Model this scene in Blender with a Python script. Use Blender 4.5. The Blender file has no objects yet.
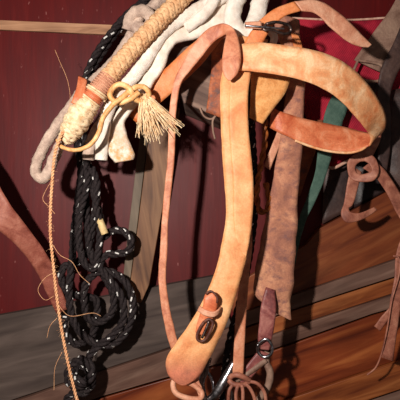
import bpy, bmesh, math, random
from mathutils import Vector, noise, Matrix
random.seed(7)
C = bpy.context.scene.collection
D, H, T = 1.0, 1.45, 0.42           # camera distance to wall, height, tan(half fov)

def P(px, py, d):
    """the point d metres in front of the wall seen at px,py"""
    s = T*(D-d)/200.0
    return Vector(((px-200)*s, -d, H+(200-py)*s))
def S(px, d=0.15): return px*T*(D-d)/200.0

# ---------------------------------------------------------------- materials
def lin(c):
    f = lambda v: (v/255)/12.92 if v/255 <= .04045 else ((v/255+.055)/1.055)**2.4
    return (f(c[0]), f(c[1]), f(c[2]), 1)
class NT:
    def __init__(s, name):
        s.m = bpy.data.materials.new(name); s.m.use_nodes = True
        s.n = s.m.node_tree.nodes; s.l = s.m.node_tree.links
        s.b = s.n['Principled BSDF']
        s.tc = s.n.new('ShaderNodeTexCoord')
    def map(s, scale, rot=(0,0,0), src='Object'):
        m = s.n.new('ShaderNodeMapping'); m.inputs['Scale'].default_value = scale; m.inputs['Rotation'].default_value = rot
        s.l.new(s.tc.outputs[src], m.inputs['Vector']); return m.outputs[0]
    def rotmap(s, rot, scale):
        a = s.map((1,1,1), rot)
        m = s.n.new('ShaderNodeMapping'); m.inputs['Scale'].default_value = scale
        s.l.new(a, m.inputs['Vector']); return m.outputs[0]
    def noise(s, vec, scale, detail=5, rough=.6, dist=0):
        t = s.n.new('ShaderNodeTexNoise'); t.inputs['Scale'].default_value = scale
        t.inputs['Detail'].default_value = detail; t.inputs['Roughness'].default_value = rough; t.inputs['Distortion'].default_value = dist
        if vec: s.l.new(vec, t.inputs['Vector'])
        return t.outputs['Fac']
    def ramp(s, fac, stops):
        r = s.n.new('ShaderNodeValToRGB'); e = r.color_ramp.elements
        while len(e) < len(stops): e.new(.5)
        for k, (p, c) in zip(e, stops): k.position = p; k.color = c if len(c) == 4 else (*c, 1)
        s.l.new(fac, r.inputs['Fac']); return r.outputs['Color']
    def mix(s, fac, a, b, mode='MIX'):
        x = s.n.new('ShaderNodeMix'); x.data_type = 'RGBA'; x.blend_type = mode
        for i, v in ((0, fac), (6, a), (7, b)):
            if isinstance(v, (int, float, tuple)): x.inputs[i].default_value = v
            else: s.l.new(v, x.inputs[i])
        return x.outputs[2]
    def bump(s, h, dist, strength=1, prev=None):
        b = s.n.new('ShaderNodeBump'); b.inputs['Distance'].default_value = dist; b.inputs['Strength'].default_value = strength
        s.l.new(h, b.inputs['Height'])
        if prev: s.l.new(prev, b.inputs['Normal'])
        return b.outputs[0]
    def out(s, col=None, normal=None, rough=.6, **kw):
        if col is not None:
            if isinstance(col, tuple): s.b.inputs['Base Color'].default_value = col
            else: s.l.new(col, s.b.inputs['Base Color'])
        if normal: s.l.new(normal, s.b.inputs['Normal'])
        if isinstance(rough, (int, float)): s.b.inputs['Roughness'].default_value = rough
        else: s.l.new(rough, s.b.inputs['Roughness'])
        for k, v in kw.items(): s.b.inputs[k.replace('_', ' ')].default_value = v
        return s.m

def leather(name, base, dark, light, rough=.5, mott=26, pores=900, lo=.34, hi=.68, stain=None, grad=None):
    t = NT(name); v = t.map((1, 1, 1))
    n = t.noise(v, mott, 6, .65, .6)
    col = t.ramp(n, [(lo, lin(dark)), (.5, lin(base)), (hi, lin(light))])
    if stain:
        n2 = t.noise(t.map((1, 1, 1.4)), 55, 5, .7)
        f = t.ramp(n2, [(.5, (0, 0, 0, 1)), (.68, (1, 1, 1, 1))])
        col = t.mix(f, col, lin(stain))
    if grad:                                   # the worn, redder end of the strap
        sp = t.n.new('ShaderNodeSeparateXYZ'); t.l.new(t.tc.outputs['Object'], sp.inputs[0])
        mr = t.n.new('ShaderNodeMapRange'); t.l.new(sp.outputs['Z'], mr.inputs[0]); mr.inputs[1].default_value = grad[0]; mr.inputs[2].default_value = grad[1]
        col = t.mix(mr.outputs[0], col, t.ramp(t.noise(v, 60, 5, .7), [(.35, lin(grad[3])), (.6, lin(grad[2]))]))
    fine = t.noise(v, 420, 3, .6)
    col = t.mix(.35, col, t.mix(1.0, col, t.ramp(fine, [(.3, (.35, .35, .35, 1)), (.7, (1, 1, 1, 1))]), 'MULTIPLY'))
    nb = t.bump(t.noise(v, pores, 3), .0006, .5)
    nb = t.bump(t.noise(v, 70, 4), .003, .35, nb)
    return t.out(col, nb, rough, Specular_IOR_Level=.35)

def wood(name, dark, mid, light, ang, scale=1, rough=.6, knots=True, spec=.3):
    t = NT(name)
    v = t.rotmap((0, ang, 0), (3.4*scale, 22*scale, 30*scale))
    n = t.noise(v, 1.3, 5, .5, 1.0)
    col = t.ramp(n, [(.3, lin(dark)), (.5, lin(mid)), (.7, lin(light))])
    big = t.noise(t.rotmap((0, ang, 0), (4, 9, 12)), 1.3, 3, .5, .5)
    col = t.mix(.7, col, t.mix(1.0, col, t.ramp(big, [(.3, (.4, .36, .34, 1)), (.62, (1, 1, 1, 1))]), 'MULTIPLY'))
    fine = t.noise(t.rotmap((0, ang, 0), (14, 300, 420)), 1, 3, .6)
    nb = t.bump(n, .0025, .35); nb = t.bump(fine, .0006, .3, nb)
    return t.out(col, nb, rough, Specular_IOR_Level=spec)

def cloth(name, a, b, scale=60, rough=.95, fine=700, bumpd=.002, tip=None):
    t = NT(name); v = t.map((1, 1, 1))
    col = t.ramp(t.noise(v, scale, 5, .7), [(.32, lin(a)), (.66, lin(b))])
    if tip:                                    # the dirty end of the rope
        sp = t.n.new('ShaderNodeSeparateXYZ'); t.l.new(t.tc.outputs['Object'], sp.inputs[0])
        mr = t.n.new('ShaderNodeMapRange'); t.l.new(sp.outputs['Z'], mr.inputs[0]); mr.inputs[1].default_value = tip[0]; mr.inputs[2].default_value = tip[1]
        col = t.mix(mr.outputs[0], col, t.mix(t.ramp(t.noise(v, 90, 5, .7), [(.4, (0, 0, 0, 1)), (.62, (1, 1, 1, 1))]), lin(tip[2]), col))
    nb = t.bump(t.noise(v, fine, 4, .7), bumpd, .7)
    return t.out(col, nb, rough, Specular_IOR_Level=.1)

M = {}
def wall_mat():
    t = NT('maroon_paint')
    v = t.map((16, 16, 1.6)); n = t.noise(v, 2.2, 7, .65, .9)
    col = t.ramp(n, [(.25, lin((70, 6, 8))), (.55, lin((88, 10, 10))), (.8, lin((106, 23, 20)))])
    n2 = t.noise(t.map((5, 5, 2)), 1.5, 4, .6)
    col = t.mix(t.ramp(n2, [(.4, (0, 0, 0, 1)), (.75, (.45, .45, .45, 1))]), col, lin((54, 10, 14)))
    sp = t.noise(t.map((1, 1, .45)), 120, 2, .5)
    col = t.mix(t.ramp(sp, [(.72, (0, 0, 0, 1)), (.78, (.55, .55, .55, 1))]), col, lin((150, 95, 90)))
    nb = t.bump(t.noise(t.map((40, 40, 3)), 2, 5, .6), .0008, .35)
    r = t.n.new('ShaderNodeMapRange'); t.l.new(n2, r.inputs[0]); r.inputs[3].default_value = .42; r.inputs[4].default_value = .6
    return t.out(col, nb, r.outputs[0], Specular_IOR_Level=.22)
M['wall'] = wall_mat()
M['batten'] = wood('bare_batten', (140, 96, 70), (176, 128, 96), (198, 150, 116), 0, 2)
M['stud'] = wood('stud_wood', (76, 46, 32), (116, 78, 52), (146, 106, 74), math.radians(99), 1.2)
M['studside'] = wood('stud_edge', (78, 66, 54), (104, 88, 72), (124, 106, 88), math.radians(99), 1.2)
A19 = math.radians(19)
M['grey_l'] = wood('grey_board', (60, 47, 43), (78, 64, 58), (98, 82, 75), math.radians(12), 1, .75)
M['grey_b'] = wood('grey_brown_board', (82, 54, 44), (108, 78, 66), (132, 102, 88), A19, 1, .7)
M['grey_c'] = wood('ash_board', (72, 44, 34), (98, 68, 56), (124, 94, 80), A19, 1.2, .7)
M['orange_a'] = wood('chestnut_board', (84, 34, 18), (118, 58, 30), (146, 84, 48), math.radians(27), .9, .45)
M['orange_b'] = wood('russet_board', (86, 30, 12), (126, 56, 26), (158, 86, 44), A19, .9, .42)
M['orange_c'] = wood('amber_board', (96, 42, 20), (134, 70, 34), (166, 98, 54), A19, 1.3, .45)
M['panel'] = wood('weathered_bracket', (84, 64, 58), (116, 92, 82), (150, 122, 108), math.radians(-22), 1.5, .8)
M['floor'] = wood('floor_boards', (60, 40, 28), (92, 64, 44), (120, 86, 60), 0, .6)

M['tan'] = leather('tan_leather', (228, 158, 104), (206, 122, 72), (240, 182, 130), .5, 22, lo=.3, grad=(.055, .02, (208, 122, 92), (174, 104, 82)))
M['cream'] = leather('pale_tan_leather', (232, 164, 114), (212, 112, 60), (244, 196, 152), .48, 26, lo=.3, hi=.62)
M['coral'] = leather('coral_leather', (212, 120, 80), (186, 88, 54), (226, 150, 112), .42, 34)
M['orange'] = leather('orange_leather', (216, 130, 78), (196, 100, 48), (228, 154, 106), .45, 24)
M['pink'] = leather('pinkish_leather', (206, 142, 112), (176, 104, 78), (226, 172, 142), .5, 30)
M['oval'] = leather('dull_pink_leather', (188, 124, 98), (160, 96, 74), (208, 150, 124), .5, 34)
M['thin'] = leather('narrow_strap_leather', (206, 132, 98), (172, 96, 70), (224, 162, 130), .5, 36)
M['suede'] = leather('rough_brown_leather', (178, 118, 92), (138, 88, 74), (214, 154, 118), .85, 18, stain=(128, 86, 80))
M['left'] = leather('red_brown_leather', (150, 82, 66), (118, 56, 44), (182, 116, 96), .5, 26)
M['wine'] = leather('wine_leather', (136, 74, 70), (96, 44, 46), (172, 112, 102), .4, 40)
M['yellow'] = leather('ochre_suede', (216, 150, 90), (190, 120, 64), (234, 176, 116), .95, 60, lo=.3)
M['rust'] = leather('rust_leather', (168, 88, 52), (100, 56, 44), (200, 118, 74), .6, 30, stain=(98, 76, 74))
M['dark'] = leather('dark_leather', (66, 46, 42), (40, 26, 26), (92, 68, 60), .5, 18)
M['darker'] = leather('black_brown_leather', (46, 32, 32), (28, 20, 22), (64, 48, 46), .45, 18)
M['taupe'] = leather('taupe_leather', (140, 108, 92), (108, 76, 62), (164, 132, 112), .6, 26)
M['thong'] = leather('brown_thong_leather', (158, 96, 76), (120, 66, 52), (184, 124, 100), .55, 40)
M['amber'] = leather('amber_thong_leather', (168, 92, 40), (116, 58, 24), (206, 130, 66), .4, 50)
M['slot'] = leather('oiled_leather', (96, 54, 42), (60, 34, 30), (124, 76, 60), .5, 50)
M['white'] = cloth('white_cotton', (216, 196, 180), (248, 238, 226), 45, bumpd=.003)
M['whiteb'] = cloth('soiled_white_felt', (204, 182, 164), (242, 230, 216), 30, tip=(.075, .03, (206, 156, 104)))
M['grey_rope'] = cloth('grey_cotton', (150, 124, 112), (206, 180, 162), 70)
M['braid'] = cloth('tan_braid', (190, 134, 92), (228, 186, 142), 90, .8)
M['bone'] = cloth('rawhide', (196, 156, 112), (238, 214, 180), 90, .6, 900, .0008)
M['wrap'] = cloth('pink_brown_wrap', (176, 116, 90), (216, 160, 130), 90, .7)
M['gold'] = leather('golden_thong', (230, 172, 110), (198, 132, 76), (246, 202, 146), .5, 60)
M['tassel'] = cloth('tassel_fibre', (240, 190, 136), (255, 232, 194), 90, .7)
M['twine'] = cloth('sisal', (204, 138, 96), (240, 186, 140), 90, .85)
M['black'] = cloth('black_rope', (22, 18, 20), (54, 45, 45), 240, .6)
M['fleck'] = cloth('white_fleck', (190, 185, 180), (235, 230, 225), 120, .6)
M['tip'] = cloth('cord_tip', (196, 160, 110), (232, 204, 150), 90, .6)
M['green'] = cloth('green_webbing', (54, 76, 68), (84, 106, 94), 60, .6)
M['binding'] = leather('pale_binding', (214, 168, 146), (180, 130, 110), (234, 196, 176), .6, 40)
def red_mat():
    t = NT('crimson_weave')
    w = t.n.new('ShaderNodeTexWave'); w.inputs['Scale'].default_value = 90; w.inputs['Distortion'].default_value = 1.2
    t.l.new(t.map((1, 1, 1), (0, math.radians(-35), 0)), w.inputs['Vector'])
    n = t.noise(t.map((1, 1, 1)), 14, 5, .6)
    col = t.ramp(n, [(.32, lin((96, 22, 36))), (.48, lin((150, 26, 46))), (.7, lin((190, 44, 62)))])
    nb = t.bump(w.outputs['Fac'], .0012, .6)
    return t.out(col, nb, .75, Specular_IOR_Level=.2)
M['red'] = red_mat()
def metal(name, c, r):
    t = NT(name); n = t.noise(t.map((1, 1, 1)), 180, 4)
    return t.out(t.ramp(n, [(.35, lin(tuple(x*.55 for x in c))), (.65, lin(c))]), t.bump(n, .0006, .4), r, Metallic=1.0)
M['steel'] = metal('worn_steel', (205, 200, 205), .28)
M['iron'] = metal('dull_iron', (130, 110, 104), .45)

# ---------------------------------------------------------------- objects
def root(name, loc, label, cat, group=None):
    o = bpy.data.objects.new(name, None); C.objects.link(o); o.location = loc; o.empty_display_size = .03
    o['label'] = label; o['category'] = cat
    if group: o['group'] = group
    bpy.context.view_layer.update()
    return o
def link(name, bm, mats, parent=None, label=None, cat=None, kind=None, group=None, smooth=True, bevel=0):
    """one mesh object; vertices are given in the room's frame"""
    bmesh.ops.recalc_face_normals(bm, faces=bm.faces[:])
    if parent is None:
        xs = [v.co for v in bm.verts]
        loc = Vector((sum(v.x for v in xs)/len(xs), sum(v.y for v in xs)/len(xs), min(v.z for v in xs)))
    else:
        loc = Vector((0, 0, 0)); p = parent
        while p: loc += p.location; p = p.parent
    for v in bm.verts: v.co -= loc
    me = bpy.data.meshes.new(name); bm.to_mesh(me); bm.free()
    for m in (mats if isinstance(mats, (list, tuple)) else [mats]): me.materials.append(m)
    for f in me.polygons: f.use_smooth = smooth
    o = bpy.data.objects.new(name, me); C.objects.link(o)
    if parent is None: o.location = loc
    else: o.parent = parent
    if bevel:
        b = o.modifiers.new('bevel', 'BEVEL'); b.width = bevel; b.segments = 2; b.limit_method = 'ANGLE'
    for k, v in (('label', label), ('category', cat), ('kind', kind), ('group', group)):
        if v: o[k] = v
    return o

def cr(pts, n):
    """Catmull-Rom through tuples, n samples per span"""
    pts = [Vector(p) if not isinstance(p, Vector) else p for p in pts]
    Q = [pts[0]*2-pts[1]] + pts + [pts[-1]*2-pts[-2]]
    out = []
    for i in range(1, len(Q)-2):
        a, b, c, d = Q[i-1], Q[i], Q[i+1], Q[i+2]
        for k in range(n):
            t = k/n
            out.append(.5*((2*b)+(c-a)*t+(2*a-5*b+4*c-d)*t*t+(3*b-a-3*c+d)*t**3))
    out.append(pts[-1]); return out

def strap_bm(st, th=.0035, n=6, k=8, bow=0.0, wob=.0006, seed=0, bm=None, midx=0, roundend=False, ripple=0):
    """leather ribbon: stations (ax,ay,bx,by,dA[,dB]) of its two edges"""
    bm = bm or bmesh.new()
    A = []; B = []
    for s in st:
        dA = s[4]; dB = s[5] if len(s) > 5 else dA
        A.append(P(s[0], s[1], dA)); B.append(P(s[2], s[3], dB))
    A = cr(A, n); B = cr(B, n); L = len(A)
    rings = []; Np = None
    for i in range(L):
        c0 = (A[max(i-1, 0)]+B[max(i-1, 0)])/2; c1 = (A[min(i+1, L-1)]+B[min(i+1, L-1)])/2
        t = (c1-c0).normalized(); w = (B[i]-A[i])
        N = t.cross(w)
        if N.length < 1e-9: N = Np or Vector((0, -1, 0))
        N.normalize()
        if Np is None:
            if N.y > 0: N = -N
        elif N.dot(Np) < 0: N = -N
        Np = N
        ring = []
        def off(u):
            q = A[i]+w*u
            return N*(wob*2.2*noise.noise(q*38+Vector((seed, 0, 0)))+bow*w.length*(1-(2*u-1)**2)+ripple*noise.noise(q*90))
        nm = w.normalized()*wob*1.2*noise.noise(A[i]*60+Vector((seed, 3, 0)))
        for side in (1, -1):
            rng = range(k+1) if side == 1 else range(k, -1, -1)
            for j in rng:
                u = j/k; e = abs(2*u-1)
                hh = th/2*(1-.55*max(0, (e-.75)/.25)**2)
                ring.append(bm.verts.new(A[i]+w*u+off(u)+nm+N*hh*side))
        rings.append(ring)
    m = len(rings[0])
    for a, b in zip(rings, rings[1:]):
        for j in range(m):
            f = bm.faces.new((a[j], a[(j+1) % m], b[(j+1) % m], b[j])); f.material_index = midx
    for r in (rings[0], rings[-1]):
        for j in range(k):
            f = bm.faces.new((r[j], r[j+1], r[m-2-j], r[m-1-j])); f.material_index = midx
    return bm

def frames(pts):
    """parallel transported (tangent, u, v)"""
    L = len(pts); fr = []; u = None
    for i in range(L):
        t = (pts[min(i+1, L-1)]-pts[max(i-1, 0)])
        t = t.normalized() if t.length > 1e-9 else Vector((0, 0, 1))
        if u is None: u = t.cross(Vector((0, 1, 0.01))).normalized()
        u = (u-t*u.dot(t)); u.normalize()
        fr.append((t, u, t.cross(u)))
    return fr
def resample(pts, step):
    out = [pts[0].copy()]; acc = 0
    for a, b in zip(pts, pts[1:]):
        l = (b-a).length
        if l < 1e-9: continue
        x = step-acc
        while x <= l: out.append(a.lerp(b, x/l)); x += step
        acc = (acc+l) % step if l >= step-acc else acc+l
    out.append(pts[-1].copy()); return out
def skin(bm, pts, rad, seg=8, midx=0, flat=1.0, rough=0, cap=True, fr=None, seed=0):
    fr = fr or frames(pts); L = len(pts); rings = []
    for i, (p, (t, u, v)) in enumerate(zip(pts, fr)):
        r = rad(i/(L-1)) if callable(rad) else rad
        ring = []
        for j in range(seg):
            a = 2*math.pi*j/seg; q = u*math.cos(a)+v*math.sin(a)*flat
            rr = r*(1+rough*noise.noise((p+q*r)*110+Vector((seed, 0, 0)))) if rough else r
            ring.append(bm.verts.new(p+q*rr))
        rings.append(ring)
    for a, b in zip(rings, rings[1:]):
        for j in range(seg):
            f = bm.faces.new((a[j], a[(j+1) % seg], b[(j+1) % seg], b[j]))
            f.material_index = midx if not callable(midx) else midx(a[j].co)
    if cap:
        for r, p in ((rings[0], pts[0]), (rings[-1], pts[-1])):
            f = bm.faces.new(r); f.material_index = midx if not callable(midx) else 0
    return rings
def path(px, step=.003, n=8):
    return resample(cr([P(*p) for p in px], n), step)
def tube_bm(px, r, step=.003, seg=12, flat=1., rough=0, bm=None, midx=0, seed=0):
    bm = bm or bmesh.new(); pts = path(px, step)
    skin(bm, pts, (lambda t: S(r(t))) if callable(r) else S(r), seg, midx, flat, rough, seed=seed); return bm
def twist_bm(px, r, pitch=None, strands=3, step=.0022, bm=None, fleck=0, seed=0):
    """laid rope: helical strands round the path"""
    bm = bm or bmesh.new(); pts = path(px, step); fr = frames(pts); R = S(r); pitch = pitch or R*7
    rnd = random.Random(seed)
    for k in range(strands):
        sp = []
        for i, (p, (t, u, v)) in enumerate(zip(pts, fr)):
            a = 2*math.pi*(i*step/pitch+k/strands)
            sp.append(p+(u*math.cos(a)+v*math.sin(a))*R*.52)
        rings = skin(bm, sp, R*.56, 9, 0)
        if fleck:                                  # the white tracer yarn in one strand of the lay
            bm.faces.ensure_lookup_table()
            if k < 2:
                nf = (len(rings)-1)*9; base = len(bm.faces)-nf-2
                i = 4
                while i < len(rings)-5:
                    ln = rnd.choice((1, 2, 3)); j0 = rnd.randrange(9)
                    for q in range(ln):
                        bm.faces[base+(i+q)*9+j0].material_index = 1
                    i += rnd.randint(4, 7)
    return bm
def braid_bm(px, r, strands=12, pitch=6.0, step=.0018, bm=None, sr=.30):
    """tubular braid: half the strands wind each way, over and under"""
    bm = bm or bmesh.new(); pts = path(px, step); fr = frames(pts); L = len(pts); h = strands//2
    skin(bm, pts, (lambda t: S(r(t))*.86) if callable(r) else S(r)*.86, 14, 0)
    for k in range(strands):
        s = 1 if k < h else -1; ph = 2*math.pi*(k % h)/h; sp = []
        for i, (p, (t, u, v)) in enumerate(zip(pts, fr)):
            R = S(r(i/(L-1)) if callable(r) else r)
            w = 2*math.pi*i*step/(S(12)*pitch/4)
            a = ph+s*w
            z = R*(.93+.09*math.sin(h*w+(0 if s > 0 else math.pi)+ (k % h)*math.pi))
            sp.append(p+(u*math.cos(a)+v*math.sin(a))*z)
        skin(bm, sp, (lambda t: S(r(t))*sr) if callable(r) else S(r)*sr, 6, 0)
    return bm
def fibres(bm, px, count, spread, length, rad=.00022, down=.0, seed=1, midx=0):
    """loose hairs standing off a cord"""
    rnd = random.Random(seed); pts = path(px, .002)
    for _ in range(count):
        p = rnd.choice(pts)+Vector([rnd.uniform(-1, 1)*spread for _ in range(3)])
        d = Vector([rnd.gauss(0, 1) for _ in range(3)]).normalized(); l = length*rnd.uniform(.4, 1)
        e = p+d*l+Vector((0, 0, -down*l)); m = (p+e)/2+Vector([rnd.gauss(0, .25)*l for _ in range(3)])
        skin(bm, cr([p, m, e], 3), rad, 3, midx, cap=False)
    return bm
def prism_bm(poly, d0, d1, bm=None):
    """solid board: outline as seen at its front d1, with its back at d0"""
    bm = bm or bmesh.new()
    f = [P(x, y, d1) for x, y in poly]
    vf = [bm.verts.new(p) for p in f]; vb = [bm.verts.new(Vector((p.x, -d0, p.z))) for p in f]
    bm.faces.new(vf); bm.faces.new(vb[::-1]); n = len(f)
    for i in range(n): bm.faces.new((vf[i], vb[i], vb[(i+1) % n], vf[(i+1) % n]))
    return bm
def pad_bm(poly, d0, th, inset=.5, rows=5):
    """soft pad with rounded margins"""
    bm = bmesh.new()
    pts = [P(x, y, d0) for x, y in poly]; n = 6
    loop = cr(pts+[pts[0]], n)[:-1]; c = sum(loop, Vector())/len(loop)
    rings = []
    for k in range(-rows, rows+1):
        a = k/rows*math.pi/2; y = math.sin(a)*th/2; ins = (1-math.cos(a))*th*inset*1.2
        rings.append([bm.verts.new(p+(c-p).normalized()*ins+Vector((0, -y, 0))) for p in loop])
    for a, b in zip(rings, rings[1:]):
        for j in range(len(a)): bm.faces.new((a[j], a[(j+1) % len(a)], b[(j+1) % len(a)], b[j]))
    for r in (rings[0], rings[-1]):
        inner = [[v.co.copy() for v in r]]; prev = r; cc = sum((v.co for v in r), Vector())/len(r)
        for s in (.75, .5, .25):
            cur = [bm.verts.new(cc+(v.co-cc)*s+Vector((0, .004*noise.noise((cc+(v.co-cc)*s)*16), 0))) for v in r]
            for j in range(len(r)): bm.faces.new((prev[j], prev[(j+1) % len(r)], cur[(j+1) % len(r)], cur[j]))
            prev = cur
        v = bm.verts.new(cc)
        for j in range(len(r)): bm.faces.new((prev[j], prev[(j+1) % len(r)], v))
    return bm
def box_bm(c, size, bm=None):
    bm = bm or bmesh.new(); r = bmesh.ops.create_cube(bm, size=1)
    for v in r['verts']: v.co = Vector((v.co.x*size[0], v.co.y*size[1], v.co.z*size[2]))+Vector(c)
    return bm

# ---------------------------------------------------------------- the setting
link('wall_back', box_bm((0, .02, 1.3), (3.4, .04, 2.6)), M['wall'], kind='structure', smooth=False)
link('floor', box_bm((0, -.9, -.02), (3.4, 1.9, .04)), M['floor'], kind='structure', smooth=False)
link('trim_1', prism_bm([(-330, 9), (0, 20), (100, 24.2), (230, 29), (230, 39), (100, 34), (0, 29.5), (-330, 18)], .0005, .008),
     M['batten'], kind='structure', smooth=False, bevel=.001)

# the post leaning on the wall
t = root('wooden_post', P(135, 298, .02), 'upright weathered timber post on the maroon wall between the black rope and the narrow strap', 'post')
link('post_face', prism_bm([(154, 108), (180, 108), (174, 140), (163, 205), (149, 285), (141, 303), (128, 300), (136, 240), (147, 150)], .026, .046), M['stud'], t, smooth=False, bevel=.001)
link('side_strip', prism_bm([(144, 108), (153.5, 108), (146.5, 150), (135.5, 240), (127.5, 300), (121, 297), (127, 240), (138, 150)], .026, .040), M['studside'], t,
     label='greyer narrow strip along the left of the post', smooth=False, bevel=.001)

boards = [
 ('grey weathered board at the lower left behind the black rope', 'grey_l', [(-60, 326), (100, 297.5), (214, 276), (232, 326), (165, 349), (75, 379), (0, 404), (-60, 424)], .022),
 ('wide chestnut brown board running diagonally below the curled brown thong', 'orange_a', [(225, 290), (306, 245), (319, 229), (470, 146), (470, 233), (400, 257), (302, 291), (234, 315)], .020),
 ('narrow grey board directly under the wide chestnut board', 'grey_b', [(234, 317), (302, 292.5), (400, 258.5), (470, 235), (470, 251), (400, 275), (300, 307), (234, 331)], .030),
 ('thin amber board between the two narrow grey boards', 'orange_c', [(234, 332.5), (300, 308.5), (400, 276.5), (470, 253), (470, 268), (400, 291), (300, 324), (234, 348)], .024),
 ('long split grey-brown board running from lower left up under the amber board', 'grey_c', [(-60, 428), (75, 381), (165, 351), (233, 327), (233.5, 349.5), (300, 325.5), (400, 292.5), (470, 270), (470, 286), (372, 314), (268, 351), (165, 378), (100, 397), (0, 434)], .032),
 ('broad russet board with a dark crack across the lower right', 'orange_b', [(0, 438), (100, 399), (165, 380), (268, 353), (372, 316), (470, 288), (470, 336), (400, 359), (290, 397), (220, 424), (120, 460), (0, 480)], .026),
 ('russet board along the bottom edge of the picture', 'orange_c', [(120, 463), (220, 427), (290, 399), (400, 361), (470, 338), (470, 366), (370, 399.5), (300, 424), (200, 470)], .034),
 ('grey board end in the bottom right corner', 'grey_b', [(200, 474), (300, 427), (370, 401), (470, 368), (470, 480)], .028),
]
for lab, m, poly, d in boards:
    link('wooden_board', prism_bm(poly, .001, d), M[m], label=lab, cat='board', group='boards fixed diagonally across the lower wall', smooth=False, bevel=.0012)

# ---------------------------------------------------------------- wooden bracket and the leather behind
link('wooden_bracket', prism_bm([(150, 66), (186, 24), (258, 42), (256, 100), (222, 118.5), (184, 103), (178, 84)], .001, .130), M['panel'],
     label='weathered grey wooden bracket block behind the curled orange strap', cat='bracket', smooth=False, bevel=.002)
link('leather_flap', strap_bm([(212, 24, 230, 30, .138), (212, 50, 229, 54, .14), (210, 82, 226, 84, .14), (206, 112, 222, 118.5, .138)], .005, wob=.001), M['rust'],
     label='rust brown stiff leather flap lying on the grey wooden bracket', cat='leather')
link('suede_flap', strap_bm([(250, 66, 292, 70, .195), (251, 90, 286, 92, .198), (250, 108, 274, 108, .198), (250, 118, 263, 124, .195)], .007, wob=.0012, seed=5), M['yellow'],
     label='ochre suede flap with a cut corner beneath the pale noseband', cat='leather')

# ---------------------------------------------------------------- red pad upper right
t = root('saddle_pad', P(360, 165, .06), 'crimson padded cloth saddle pad with pale binding at upper right', 'saddle pad')
padpoly = [(292, 18), (345, 20), (400, 17), (470, 10), (470, 60), (425, 78), (404, 100), (390, 124), (366, 149), (346, 161), (328, 166), (316, 140), (300, 100), (290, 55)]
link('pad_body', pad_bm(padpoly, .045, .030), M['red'], t)
link('binding', tube_bm([(470, 60, .058), (425, 79, .058), (404, 101, .058), (390, 125, .058), (366, 150, .06), (346, 162, .06), (328, 167, .06), (315, 140, .058)], 1.8, seg=8), M['binding'], t,
     label='pale leather binding round the lower rim')
link('top_binding', tube_bm([(292, 18, .058), (345, 20, .058), (400, 16.5, .058), (470, 9, .058)], 1.2, seg=8), M['binding'], t)
# taupe strap with slide
t = root('cinch_strap', P(365, 80, .08), 'taupe leather cinch strap crossing the crimson pad, with a square slide', 'strap')
link('strap', strap_bm([(402, -14, 432, 0, .085), (390, 10, 415, 20, .085), (373, 33, 400, 42, .085), (361, 50, 385, 60, .085), (354, 60, 380, 72, .083)], .004), M['taupe'], t)
bm = bmesh.new()
tube_bm([(358, 60, .093), (382, 66, .093), (378, 81, .093), (354, 76, .093), (358, 60, .093)], 1.5, bm=bm, seg=8)
link('slide', bm, M['taupe'], t)
link('keeper', strap_bm([(352, 76, 380, 84, .079), (346, 88, 374, 98, .079), (342, 104, 368, 114, .076)], .0035), M['dark'], t, label='darker tail below the slide')
link('leather_strap', strap_bm([(408, 8, 428, 14, .10), (394, 42, 411, 50, .10), (382, 66, 398, 72, .10), (377, 92, 390, 96, .10), (378, 120, 391, 122, .10), (378, 150, 390, 150, .10), (377, 176, 386, 176, .10)], .004), M['dark'],
     label='dark brown strap lying over the crimson pad beside the taupe cinch strap', cat='strap')

# dark saddle leather lower right
t = root('saddle_fender', P(350, 208, .01), 'dark brown saddle leather flaps hanging behind the knotted thong', 'saddle leather')
link('flap', strap_bm([(324, 140, 354, 140, .012), (324, 160, 354, 160, .012), (323, 190, 353, 188, .014), (322, 224, 353, 207, .012)], .005, wob=.001, bow=.04), M['dark'], t)
link('flap', strap_bm([(354, 120, 440, 110, .009), (354, 160, 440, 150, .01), (354, 185, 440, 158, .01), (354, 208, 440, 160, .009)], .005, wob=.001, bow=.01), M['darker'], t, label='blackish broad flap behind')
link('flap', strap_bm([(392, 90, 450, 85, .072), (382, 120, 450, 120, .076), (380, 150, 450, 150, .078), (386, 178, 450, 176, .078), (402, 194, 450, 192, .074)], .006, wob=.002, bow=.1), M['dark'], t)

# green webbing
link('green_strap', strap_bm([(340, 84, 354, 92, .09), (327, 106, 346, 112, .095), (322, 128, 340, 131, .1), (318, 150, 333, 152, .1), (315, 172, 326, 175, .1), (308, 195, 317, 198, .098), (300, 215, 307, 218, .095), (294, 238, 300, 241, .09), (290, 262, 295, 264, .085)], .0025), M['green'],
     label='narrow green webbing strap curving down behind the loop', cat='strap')
link('leather_strap', strap_bm([(300, 120, 324, 120, .075), (298, 150, 316, 150, .075), (296, 175, 307, 175, .073), (294, 196, 300, 196, .07)], .004), M['rust'],
     label='rust brown pointed strap end between the rough brown strap and the green strap', cat='strap')

# knotted thong on the right
t = root('leather_thong', P(360, 222, .11), 'brown leather thong tied in a loop with one curled end', 'thong')
link('loop', strap_bm([(376, 120, 385, 121, .105), (370, 138, 380, 141, .118), (360, 150, 370, 159, .125), (350, 158, 360, 162, .122), (347, 166, 355, 167, .118), (350, 178, 357, 173, .116), (361, 182, 364, 174, .122), (374, 180, 371, 171, .128), (379, 170, 371, 167, .13), (375, 158, 368, 163, .128), (366, 153, 364, 161, .126)], .003), M['thong'], t)
link('curled_end', strap_bm([(351, 166, 362, 172, .112), (347, 184, 358, 188, .115), (344, 202, 353, 204, .12), (341, 214, 349, 208, .125), (346, 222, 351, 212, .128), (358, 221, 359, 213, .125), (369, 216, 368, 210, .12), (377, 210, 374, 207, .115)], .0028), M['thong'], t)
link('long_end', strap_bm([(363, 168, 373, 160, .125), (376, 178, 383, 168, .12), (386, 192, 394, 183, .115), (395, 210, 404, 200, .11), (408, 232, 417, 222, .10)], .0028), M['thong'], t)
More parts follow.
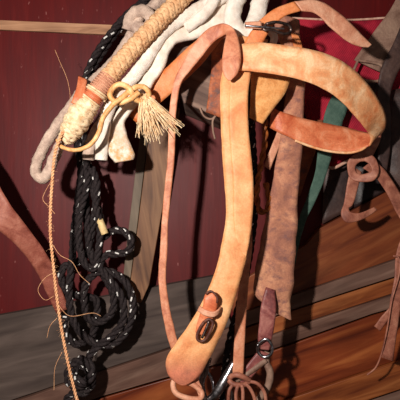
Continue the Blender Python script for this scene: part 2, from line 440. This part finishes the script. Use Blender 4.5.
t = root('leather_strap', P(386, 358, .12), 'thin brown strap hanging at the right edge with a cut end and a string', 'strap')
link('strap', strap_bm([(402, 235, 410, 238, .10), (396, 256, 407, 260, .11), (394, 280, 404, 283, .12), (390, 302, 401, 305, .12), (387, 328, 397, 332, .12), (381, 357, 393, 361, .12)], .003), M['thong'], t)
link('string', tube_bm([(393, 256, .118), (399, 258, .12), (399, 275, .126), (392, 300, .126), (387, 330, .126), (382, 352, .122), (376, 367, .115), (367, 375, .11)], .9, seg=6), M['thong'], t)
link('side_tab', strap_bm([(391, 306, 393, 314, .112), (382, 316, 386, 323, .108), (374, 326, 380, 331, .105)], .003), M['thong'], t)

# ---------------------------------------------------------------- left strap
link('leather_strap', strap_bm([(-60, 165, -36, 128, .13), (-30, 198, -10, 168, .13), (-8, 224, 8, 201, .13), (13, 242, 25, 224, .11), (28, 259, 42, 247, .09), (40, 278, 54, 268, .072), (48, 296, 62, 291, .062), (57, 314, 69, 308, .056)], .004), M['left'],
     label='red-brown leather strap slanting down from the left edge behind the black rope', cat='strap')

# ---------------------------------------------------------------- black rope hank
t = root('black_rope', P(80, 392, .11), 'black twisted rope with white flecks hanging in a tangled hank', 'rope')
rp = [(172, -22, .10), (152, -2, .10), (132, 14, .10), (113, 36, .10), (97, 60, .10), (84, 84, .10), (78, 112, .105), (77, 140, .11), (81, 170, .112), (78, 200, .114),
      (74, 232, .115), (72, 262, .12), (69, 290, .122), (72, 316, .125), (82, 334, .127), (98, 344, .127), (115, 343, .126), (128, 328, .125), (133, 306, .124), (128, 286, .123),
      (114, 273, .123), (98, 272, .122), (86, 284, .120), (84, 302, .117), (88, 318, .112), (100, 322, .108), (112, 312, .105), (113, 294, .105), (104, 276, .106), (92, 258, .108),
      (88, 236, .108), (86, 205, .106), (84, 178, .104), (83, 150, .096), (82, 128, .086), (85, 150, .084), (92, 178, .094), (97, 198, .1), (93, 222, .104), (89, 246, .1),
      (78, 262, .098), (65, 266, .1), (61, 278, .104), (68, 292, .106), (80, 296, .104), (96, 300, .098), (96, 322, .096), (90, 338, .1), (76, 344, .108),
      (66, 334, .112), (64, 320, .116), (70, 316, .12)]
rp = [(x-4 if i < 5 else x, y, d-.04) for i, (x, y, d) in enumerate(rp)]
bm = twist_bm(rp, 4.1, fleck=1, seed=2)
link('rope', bm, [M['black'], M['fleck']], t)
rp2 = [(170, -12, .088), (145, 8, .088), (122, 28, .088), (105, 52, .088), (90, 78, .088), (83, 108, .092), (86, 140, .098), (89, 170, .116), (95, 190, .122), (101, 212, .126), (104, 226, .128)]
rp2 = [(x-2, y, d-.04) for x, y, d in rp2]
link('rope_end', twist_bm(rp2, 4.0, fleck=1, seed=5), [M['black'], M['fleck']], t)
link('cord_tip', tube_bm([(99, 219, .094), (102, 226, .100), (105, 234, .100)], 3.9, rough=.1), M['tip'], t, label='pale bound tip of the rope end')
rp3 = [(103, 238, .118), (112, 231, .122), (123, 231, .126), (131, 240, .126), (128, 251, .122), (116, 254, .12), (106, 255, .122), (100, 266, .128), (110, 280, .132), (122, 298, .134), (123, 320, .134),
       (112, 336, .134), (96, 348, .132), (88, 360, .13), (90, 374, .132), (82, 386, .136), (70, 384, .138), (68, 372, .136), (76, 364, .134), (86, 368, .14), (93, 380, .138), (86, 392, .132), (72, 394, .13), (64, 404, .125)]
rp3 = [(x, y, d-.04) for x, y, d in rp3]
link('rope_loop', twist_bm(rp3, 4.1, fleck=1, seed=9), [M['black'], M['fleck']], t)
rp4 = [(70, 366, .124), (82, 360, .144), (92, 370, .146), (86, 382, .148), (74, 378, .148), (74, 368, .146)]
rp4 = [(x, y, d-.04) for x, y, d in rp4]
link('knot', twist_bm(rp4, 5.0, fleck=1, seed=11), [M['black'], M['fleck']], t)

rp5 = [(92, 168, .09), (97, 184, .094), (96, 206, .096), (100, 226, .096), (99, 246, .094), (94, 268, .092), (84, 262, .088), (79, 240, .086), (80, 214, .086), (86, 190, .088), (88, 170, .086)]
link('rope_bight', twist_bm(rp5, 3.9, fleck=1, seed=31), [M['black'], M['fleck']], t)

# dark cord behind the cheek strap
link('thin_rope', twist_bm([(250, 92, .14), (252, 130, .14), (254, 165, .14), (255, 200, .14), (253, 230, .14), (249, 258, .14), (243, 290, .142), (232, 330, .145), (226, 360, .15), (222, 396, .15), (224, 415, .15)], 3.6, fleck=1, seed=21), [M['black'], M['fleck']],
     label='thin black flecked cord hanging behind the broad tan cheek strap', cat='rope')
t = root('rawhide_thong', P(262, 214, .15), 'amber twisted leather thong between the tan strap and the rough brown strap', 'thong')
bm = twist_bm([(264, 100, .15), (265, 122, .15), (265, 142, .15), (261, 164, .15), (258, 182, .152), (257, 198, .154), (260, 211, .156), (267, 210, .158), (269, 198, .156), (266, 184, .153)], 3.0, pitch=.04, strands=2)
link('cord', bm, M['amber'], t)
link('pale_end', strap_bm([(282, 112, 289, 114, .142), (276, 134, 283, 137, .144), (269, 152, 276, 155, .146), (264, 166, 270, 170, .147)], .003), M['pink'], t, label='pale flat end of the thong')

# ---------------------------------------------------------------- grey rope, white ropes
t = root('cotton_rope', P(40, 182, .17), 'soft grey-beige cotton rope knotted at top and ending in a long loop at left', 'rope')
gp = [(182, -20, .15), (166, -4, .15), (152, 8, .152), (140, 20, .155), (130, 38, .156), (120, 54, .158), (110, 66, .16), (99, 77, .162), (87, 88, .164), (76, 99, .166), (67, 112, .168), (58, 124, .17), (50, 137, .172), (42, 151, .172), (37, 163, .172), (37, 175, .175), (44, 178, .18), (50, 168, .183), (56, 154, .185), (61, 143, .187), (67, 132, .188), (73, 124, .187)]
bm = tube_bm(gp, lambda u: 5.8 if u < .5 else 5.2, rough=.22, seg=14, step=.002)
fibres(bm, gp, 700, .007, .006, .00016)
link('rope', bm, M['grey_rope'], t)
bm = tube_bm([(128, 30, .165), (132, 16, .172), (143, 11, .176), (152, 19, .172), (147, 28, .168), (136, 27, .168), (140, 15, .165)], 6.2, rough=.2, seg=12, step=.002)
link('knot', bm, M['grey_rope'], t)
bm = tube_bm([(142, 26, .15), (134, 42, .145), (126, 56, .145), (118, 66, .145), (110, 78, .145), (100, 92, .145)], 4.5, rough=.2, seg=12, step=.002)
link('loose_end', bm, M['grey_rope'], t)

wa = [(258, -30, .17), (234, -10, .17), (210, 3, .172), (186, 16, .174), (165, 31, .176), (153, 48, .178), (143, 64, .18), (131, 79, .18), (118, 94, .178), (108, 110, .172), (104, 128, .166), (102, 146, .162), (101, 160, .16)]
bm = tube_bm(wa, 6.6, rough=.10, seg=14, flat=.85, step=.002); fibres(bm, wa, 260, .008, .005, .00016, seed=3)
link('white_rope', bm, M['white'], label='thick white cotton rope lying next to the tan braided noseband', cat='rope')
st = [(222, -30, 250, -12, .15, .16), (208, -8, 238, 8, .152, .162), (196, 12, 222, 28, .155, .165), (180, 25, 200, 38, .16, .165), (169, 33, 181, 42, .165), (160, 45, 171, 51, .168), (152, 61, 164, 68, .17), (143, 77, 153, 85, .17), (132, 91, 142, 100, .168),
      (122, 104, 132, 111, .164), (112, 118, 125, 123, .158), (109, 136, 128, 138, .154), (108, 152, 135, 154, .154), (115, 163, 133, 160, .154)]
link('white_rope', strap_bm(st, .011, k=10, bow=.06, wob=.002, ripple=.002), M['whiteb'], label='flattened white felt rope ending in a broad stained tip', cat='rope')
bm = tube_bm([(246, -28, .19), (240, -8, .19), (234, 8, .195), (233, 22, .2), (240, 33, .2), (250, 30, .2), (256, 18, .195), (260, 2, .19), (266, -22, .185)], 8.2, rough=.12, seg=14, flat=.8, step=.002)
link('white_rope', bm, M['white'], label='white cotton rope folded in a bend above the metal buckle', cat='rope')
link('white_rope', tube_bm([(220, -28, .175), (217, -8, .18), (211, 6, .182), (200, 18, .18), (186, 28, .172)], 5.6, rough=.12, seg=14, flat=.8, step=.002), M['white'], label='short white rope strand left of the folded bend', cat='rope')
link('white_rope', tube_bm([(258, 14, .168), (266, 28, .17), (274, 36, .172), (273, 44, .17)], 3.6, rough=.1, seg=12, step=.002), M['white'], label='small white rope end poking out right of the buckle', cat='rope')
link('rope_strand', tube_bm([(110, 112, .15), (98, 128, .148), (90, 146, .146), (88, 160, .146)], 6, rough=.25, seg=12, flat=.6, step=.002), M['grey_rope'],
     label='short grey frayed rope end below the braided knot', cat='rope')

# ---------------------------------------------------------------- braided hackamore
t = root('braided_noseband', P(66, 145, .19), 'tan braided rawhide noseband with leather wraps and a pale heel knot', 'noseband')
link('braid', braid_bm([(206, -28, .19), (183, -3, .19), (164, 16, .192), (146, 35, .195), (131, 51, .197), (119, 65, .198), (108, 78, .198)], 7.0, 12, 7.5), M['braid'], t)
bm = bmesh.new()
def coil(c0, c1, r0, r1, turns, sr, mat, name, lab):
    """wraps of cord laid side by side"""
    bm = bmesh.new(); a = P(*c0); b = P(*c1); ax = (b-a).normalized(); u = ax.cross(Vector((0, 1, 0))).normalized(); v = ax.cross(u); sp = []
    N = turns*22
    for i in range(N+1):
        f = i/N; ang = 2*math.pi*turns*f; rr = S(r0+(r1-r0)*f)
        sp.append(a.lerp(b, f)+(u*math.cos(ang)+v*math.sin(ang))*rr)
    skin(bm, sp, sr, 6)
    skin(bm, [a, a.lerp(b, .5), b], S(min(r0, r1)), 14)
    return link(name, bm, mat, t, label=lab)
coil((109, 77, .198), (98, 91, .2), 8.6, 9.4, 7, .0014, M['wrap'], 'wrap', 'pinkish brown cord wrap')
coil((98, 91, .2), (95.5, 94.5, .2), 10.2, 10.2, 2, .0018, M['bone'], 'wrap', 'cream raised ring')
coil((95.5, 94.5, .2), (91.5, 100, .2), 9.2, 9, 3, .0013, M['coral'], 'wrap', 'coral leather ring')
coil((91.5, 100, .2), (89, 103, .2), 9.6, 9.4, 2, .0018, M['bone'], 'wrap', 'cream raised ring below the coral ring')
link('heel_knot', braid_bm([(89, 103, .2), (83, 111, .2), (77, 121, .2), (71, 131, .198), (65, 141, .195)], lambda u: 8.6+1.4*math.sin(u*3.1)-3.6*u**3, 8, 6, sr=.34), M['bone'], t, label='cream rawhide heel knot')
link('leather_tab', strap_bm([(78, 76, 87, 80, .19), (77, 86, 86, 89, .205), (74, 96, 83, 99, .214), (71, 103, 81, 106, .214)], .0035), M['coral'],
     label='short coral leather tab sticking up beside the braided knot', cat='tab')

t = root('tie_thong', P(140, 142, .2), 'golden thong tied round the braid, finished with a frayed tassel', 'tie')
link('cord', tube_bm([(57, 140, .19), (62, 147, .205), (76, 150, .21), (90, 145, .212), (99, 132, .212), (103, 118, .216), (112, 106, .218), (124, 96, .214), (134, 88, .21), (144, 87, .206), (149, 94, .2), (144, 102, .2), (134, 98, .21), (130, 89, .214), (121, 84, .212), (113, 88, .208), (110, 96, .206), (118, 103, .208), (130, 99, .214), (139, 92, .214)], lambda u: 1.7+.9*min(1, u*2.2), seg=10, rough=.15), M['gold'], t)
bm = bmesh.new(); rnd = random.Random(4)
for i in range(190):
    a = rnd.uniform(-.1, 1.0); l = rnd.uniform(26, 46)
    tx = math.cos(math.radians(92-56*a)); ty = math.sin(math.radians(92-56*a))
    if a > .72: l *= 1.12
    x0, y0 = 143+rnd.uniform(-4, 4), 97+rnd.uniform(-4, 3)
    dd = rnd.uniform(-.01, .012)
    pts = cr([P(x0, y0, .2+dd*.2), P(x0+tx*l*.4+rnd.uniform(-1, 1), y0+ty*l*.4, .206+dd*.6), P(x0+tx*l*.8, y0+ty*l*.8, .2+dd), P(x0+tx*l+rnd.uniform(-2, 2), y0+ty*l+rnd.uniform(-2, 2), .196+dd*1.2)], 4)
    skin(bm, pts, .0005, 4, cap=False)
link('tassel', bm, M['tassel'], t, label='frayed straw-coloured tassel')['kind'] = 'stuff'
tw = [(76, 108, .208), (66, 126, .214), (58, 143, .212), (54, 160, .206), (52, 185, .2), (50.5, 210, .2), (50.5, 235, .2), (53, 262, .2), (57, 298, .2), (62, 332, .2), (70, 372, .2), (80, 412, .2)]
bm = twist_bm(tw, 1.5, pitch=.012, strands=2, step=.0016)
fibres(bm, tw, 160, .0012, .010, .00014, down=.3, seed=8)
for pp in ([(52, 180, .2), (45, 192, .2), (43, 200, .2), (50, 208, .2), (55, 214, .2)], [(53, 245, .2), (60, 255, .203), (72, 262, .203), (80, 275, .2), (90, 284, .2)],
           [(55, 272, .2), (45, 278, .2), (38, 290, .2), (45, 300, .2), (54, 296, .2)], [(58, 305, .2), (70, 316, .204), (92, 313, .204), (101, 316, .2)], [(57, 318, .2), (50, 326, .2), (47, 338, .2)],
           [(62, 352, .2), (55, 368, .2), (54, 390, .2)], [(60, 142, .2), (64, 128, .21), (70, 104, .2), (68, 82, .17), (60, 62, .15), (55, 50, .14)]):
    tube_bm(pp, .24, bm=bm, seg=4)
link('twine', bm, M['twine'], label='long hairy straw-coloured twine hanging straight down in front of the left strap', cat='twine')

# ---------------------------------------------------------------- curled orange strap with its narrow tail
t = root('leather_strap', P(175, 360, .2), 'orange leather strap curled over at the top, with a long narrow pinkish tail', 'strap')
link('wide_band', strap_bm([(119, 106, 137, 123, .135), (141, 88, 158, 105, .15), (167, 67, 179, 86, .17), (185, 50, 198, 68, .185), (202, 36, 211, 53, .195), (215, 30, 221, 40, .205), (224, 30, 227, 35, .21)], .004, n=8), M['orange'], t)
link('curled_strap', strap_bm([(231, 80.5, 228, 80.5, .252), (238, 73, 223.5, 74, .254), (241, 59, 222, 62, .256), (239.5, 43, 224, 47, .254), (234, 29, 226, 38, .248, .243), (224, 23.5, 226, 35, .24, .23), (213, 26, 219, 38, .228), (202, 34, 210, 46, .22), (191, 48, 200, 59, .212),
      (182, 64, 190, 71, .208), (174.5, 80, 181.5, 83, .205), (170.5, 100, 177.5, 101, .2), (168.5, 125, 175.5, 125, .195), (168, 150, 175, 150, .19), (166, 175, 173, 175, .188), (163.5, 200, 170.5, 200, .186),
      (161.5, 225, 168, 225, .185), (160, 250, 167.5, 250, .185), (158.5, 275, 166, 276, .186), (160, 296, 168, 297, .188), (163, 316, 172, 318, .19), (167, 336, 177, 339, .19), (173, 355, 183, 356, .19)], .0036, n=8), M['thin'], t, label='paler strap that curls over the band, its rounded tip at the front')

# ---------------------------------------------------------------- rough brown strap and bit
t = root('bridle', P(262, 395, .16), 'rough brown cheek strap narrowing to a wine-coloured strap and steel bit', 'bridle')
link('cheek_strap', strap_bm([(272, 14, 300, 20, .15), (277, 34, 300, 38, .152), (285, 60, 304, 62, .155), (287, 85, 305, 85, .158), (281, 130, 303, 130, .158), (276, 160, 301, 160, .158), (271, 192, 298, 195, .158), (264, 225, 297, 226, .158), (258, 255, 295, 258, .158),
      (254, 276, 293, 282, .158), (253.5, 290, 290.5, 298, .157), (257, 298, 290, 307, .156), (266, 305, 290.5, 315, .155), (273, 311, 291, 320, .154)], .006, wob=.0018, bow=.04), M['suede'], t)
link('stitched_patch', strap_bm([(291, 33, 299, 36, .163), (293, 44, 302, 46, .165), (294, 54, 303, 55, .165)], .004), M['orange'], t, label='small orange leather patch at the top')
link('bit_strap', strap_bm([(266, 287, 275, 290, .166), (261, 305, 276, 308, .17), (259, 325, 274, 328, .17), (258, 340, 271, 343, .17), (260, 349, 269, 350, .168)], .004), M['wine'], t, label='wine-coloured narrow bit strap')
bm = bmesh.new()
tube_bm([(258, 344, .176), (266, 339, .18), (272, 346, .18), (271, 354, .178), (264, 357, .174), (258, 352, .172), (258, 344, .176)], 1.5, bm=bm)
link('bit_ring', bm, M['steel'], t)
link('rein_loop', strap_bm([(259, 350, 270, 354, .165), (250, 361, 260, 368, .17), (243, 371, 250, 379, .172), (239, 379, 242, 385, .172)], .004), M['wine'], t)
link('curb_loop', tube_bm([(268, 352, .16), (266, 362, .162), (270, 372, .164), (268, 386, .164), (260, 398, .162), (252, 412, .16)], 3.6, rough=.15, seg=10), M['taupe'], t, label='dull taupe leather loop')
link('curb_strap', tube_bm([(266, 360, .166), (255, 368, .17), (244, 376, .172), (236, 380, .17)], 3.0, rough=.15, seg=10), M['taupe'], t)

t = root('thonged_strap', P(240, 400, .18), 'slim coral-brown strap behind the tan cheek strap, ending in a fan of thongs', 'strap')
link('strap', strap_bm([(247, 225, 252, 228, .165), (245, 245, 252, 247, .168), (243, 262, 250, 265, .17), (239, 287, 248, 290, .175), (235.5, 315, 246, 318, .18), (234, 345, 244.5, 347, .184), (232.5, 374, 243.5, 376, .186)], .0035), M['thin'], t)
link('knot', tube_bm([(229, 378, .186), (235, 375, .194), (243, 377, .194), (249, 381, .188), (243, 385, .192), (233, 384, .192), (229, 380, .188)], 2.6, rough=.2, seg=10), M['thong'], t)
for pts in ([(233, 384, .194), (229, 392, .196), (228, 410, .194)], [(238, 385, .197), (236, 394, .199), (237, 410, .197)], [(242, 385, .197), (243, 395, .199), (242, 410, .197)],
            [(246, 384, .194), (251, 390, .196), (255, 400, .196), (256, 412, .194)], [(248, 381, .19), (258, 384, .192), (265, 394, .192), (266, 410, .19)]):
    link('thong', tube_bm(pts, 1.7, seg=8, flat=.7), M['thong'], t)

t = root('snaffle_bit', P(215, 400, .17), 'steel snaffle bit glinting at the bottom below the tan strap end', 'bit')
link('mouthpiece', tube_bm([(234, 362, .168), (228, 374, .172), (221, 386, .175), (214, 396, .175), (205, 402, .172)], lambda u: 3.2+1.6*math.sin(u*3.14), seg=12), M['steel'], t)
link('ring', tube_bm([(206, 370, .158), (212, 380, .162), (213, 394, .164), (206, 403, .164), (200, 396, .162), (199, 382, .158), (206, 370, .158)], 1.8, seg=10), M['steel'], t)
link('shank', tube_bm([(209, 358, .17), (206, 370, .172), (202, 382, .175), (203, 392, .178), (206, 402, .178)], 2.8, seg=10), M['iron'], t)
link('link', tube_bm([(222, 384, .165), (230, 390, .166), (232, 400, .166), (222, 406, .166), (214, 398, .166), (222, 384, .165)], 2.0, seg=10), M['iron'], t)

# ---------------------------------------------------------------- the big tan halter
t = root('leather_halter', P(188, 385, .24), 'broad tan leather halter with long cheek strap, looped noseband and arched crown', 'halter')
main = [(239, 36, 268, 40, .222), (228, 56, 258, 58, .224), (221.5, 76, 251, 77, .228), (220, 95, 248, 95, .23), (221, 130, 248.5, 130, .232), (222.5, 160, 251.5, 160, .234), (225, 190, 253.5, 191, .235), (226, 215, 252.5, 219, .235), (222, 242, 248.5, 248, .235), (216, 268, 242, 274, .236), (206, 294, 234, 301, .238),
        (192, 320, 226, 325, .24), (177, 341, 215, 347, .24), (168.5, 354, 208, 361, .24), (165.8, 364, 203.5, 370, .24), (167.5, 373, 198, 377.5, .24), (172, 379.5, 192, 382.2, .24), (177, 383.2, 187, 384.6, .24), (180.5, 384.6, 183.5, 385, .24)]
link('cheek_strap', strap_bm(main, .0045, n=6, bow=.03), M['tan'], t)
link('lining', strap_bm([(232, 70, 251, 72, .2335), (229, 95, 248, 95, .2355), (229, 130, 248.5, 130, .2375), (231, 160, 251.5, 160, .2395), (233, 190, 253.5, 191, .2400), (233, 217, 252, 220, .2385), (236, 240, 249, 243, .2375), (244, 256, 246, 257, .2370)], .003, wob=.0004), M['tan'], t)
nb = [(226, 46, 224, 69, .236), (240, 44.5, 238, 70.5, .243), (256, 42.5, 258, 72, .25), (275, 44, 278, 75, .255), (296, 47, 297, 79, .258), (316, 51, 315, 85, .258), (336, 58, 331, 93.5, .252), (354, 70, 345, 105, .242), (369, 86, 356, 117, .228), (380, 103, 364, 127, .212),
      (385.5, 118, 369, 134, .194), (384, 130, 371, 140, .176, .186), (376, 134, 369, 146, .163, .18), (366, 132.5, 360, 150, .155, .174), (352, 129, 348, 152.5, .152, .170), (334, 125, 330, 151, .155, .168), (316, 121.5, 312, 146.5, .160, .168), (298, 117, 295, 140, .166, .170), (280, 111, 278, 132, .168), (272, 107, 270, 128, .160)]
link('noseband', strap_bm(nb[:13], .0048, n=6), M['cream'], t)
link('noseband_return', strap_bm(nb[12:], .0048, n=6), M['coral'], t, label='coral back run of the looped noseband')
link('noseband_edge', tube_bm([(366.5, 146.5, .176), (360, 150.3, .176), (348, 152.8, .172), (330, 151.3, .170), (312, 146.8, .170), (295, 140.4, .172)], 1.3, seg=8), M['cream'], t, label='pale cut edge along the bottom of the noseband')
crown = [(240, 56, 260, 58, .232), (243, 46, 262, 46, .234), (250, 33, 267, 35, .236), (259, 21, 273, 26, .238), (274, 9, 285, 16, .24), (294, 1.5, 301, 11, .24), (316, 0, 316, 14, .236), (336, 10.5, 329, 26, .23), (354, 27, 345, 40, .222), (366, 39, 359, 46.5, .215), (371.5, 44.5, 368, 47.5, .212)]
link('crown_strap', strap_bm(crown[:6], .0042, n=8), M['orange'], t)
link('crown_end', strap_bm(crown[5:], .0042, n=8), M['pink'], t, label='paler pointed end of the arched crown strap')
# buckle on the crown
b = link('buckle', tube_bm([(266, 24, .252), (276, 22, .25), (288, 25, .244), (291, 31, .24), (284, 34, .243), (272, 30, .25), (264, 30, .252), (266, 24, .252)], 1.4, seg=8), M['iron'], t)
link('prong', tube_bm([(245, 25.5, .252), (255, 26.5, .254), (268, 27.5, .254), (284, 29, .25)], 1.0, seg=8), M['steel'], b)
link('crown_keeper', strap_bm([(245, 22, 245.5, 28, .248), (252, 21.5, 252.5, 28.5, .251), (261, 21.5, 261.5, 29.5, .25)], .003), M['pink'], t, label='pink-brown keeper under the buckle')
# keeper and buckle on the cheek strap
link('keeper_tongue', strap_bm([(206, 293, 211, 290, .248), (204, 298, 216, 294, .2535), (203, 306, 218, 303, .2545), (200, 314, 215, 315, .2535), (197, 323, 209, 326, .251), (195, 332, 205, 336, .249)], .0035, bow=.05), M['coral'], t, label='coral leather tab threaded through the keeper')
link('keeper', strap_bm([(200, 306, 197.5, 311, .249), (205, 309.5, 203, 315, .2585), (213, 311.5, 212, 317, .2600), (218.5, 309, 217, 315, .2560), (220.5, 306.5, 220, 311, .249)], .003), M['pink'], t, label='pink-brown keeper loop across the tab')
link('keeper_end', tube_bm([(206, 294, .2575), (211, 291, .2590), (217, 297, .2590), (217, 303, .258)], 1.0, seg=8), M['slot'], t, label='dark rim of the tab end')
b = link('cheek_buckle', tube_bm([(204, 322, .256), (209, 319, .257), (213, 323, .257), (210, 332, .256), (205, 340, .253), (199, 341, .253), (197, 336, .253), (200, 328, .255), (204, 322, .256)], 1.3, seg=8), M['slot'], t, label='dark worn buckle frame')
link('prong', tube_bm([(209, 321, .259), (206, 329, .2585), (202, 338, .257)], 1.2, seg=8), M['iron'], b)
link('end_loop', tube_bm([(176, 378, .232), (173, 384, .236), (176, 393, .24), (187, 398, .242), (199, 399, .24), (202, 393, .235), (194, 385, .232), (182, 381, .231), (176, 379, .232)], 2.5, seg=10, flat=1.), M['pink'], t, label='narrow pink-brown leather loop below the strap end')
link('end_lace', strap_bm([(196, 372, 201, 368, .229), (192, 380, 199, 380, .23), (196, 389, 202, 387, .232), (199, 397, 204, 395, .233)], .003), M['pink'], t)
# small thread under the bracket
link('loose_thread', tube_bm([(200, 108, .133), (204, 116, .133), (212, 119, .133), (218, 113, .133), (213, 120, .133), (213, 130, .13), (215, 139, .128)], 1.2, seg=6, rough=.3), M['taupe'],
     label='wisp of grey thread caught under the wooden bracket', cat='thread')

# ---------------------------------------------------------------- light and camera
w = bpy.data.worlds.new('world'); bpy.context.scene.world = w; w.use_nodes = True
bg = w.node_tree.nodes['Background']; bg.inputs[0].default_value = (1, .86, .78, 1); bg.inputs[1].default_value = .10
def area(name, loc, tgt, size, power, col):
    l = bpy.data.lights.new(name, 'AREA'); l.size = size; l.energy = power; l.color = col
    o = bpy.data.objects.new(name, l); C.objects.link(o); o.location = loc
    o.rotation_euler = (Vector(tgt)-Vector(loc)).to_track_quat('-Z', 'Y').to_euler(); return o
area('flash', (-.30, -1.04, H+.16), (0, -.1, H), .035, 14.5, (1, .95, .88))
cam = bpy.data.cameras.new('camera'); co = bpy.data.objects.new('camera', cam); C.objects.link(co)
co.location = (0, -D, H); co.rotation_euler = (math.pi/2, 0, 0); cam.sensor_width = 36; cam.lens = 18/T; cam.clip_start = .01
sc = bpy.context.scene; sc.camera = co
sc.view_settings.view_transform = 'Standard'; sc.view_settings.look = 'None'; sc.view_settings.gamma = 1; sc.view_settings.exposure = 0
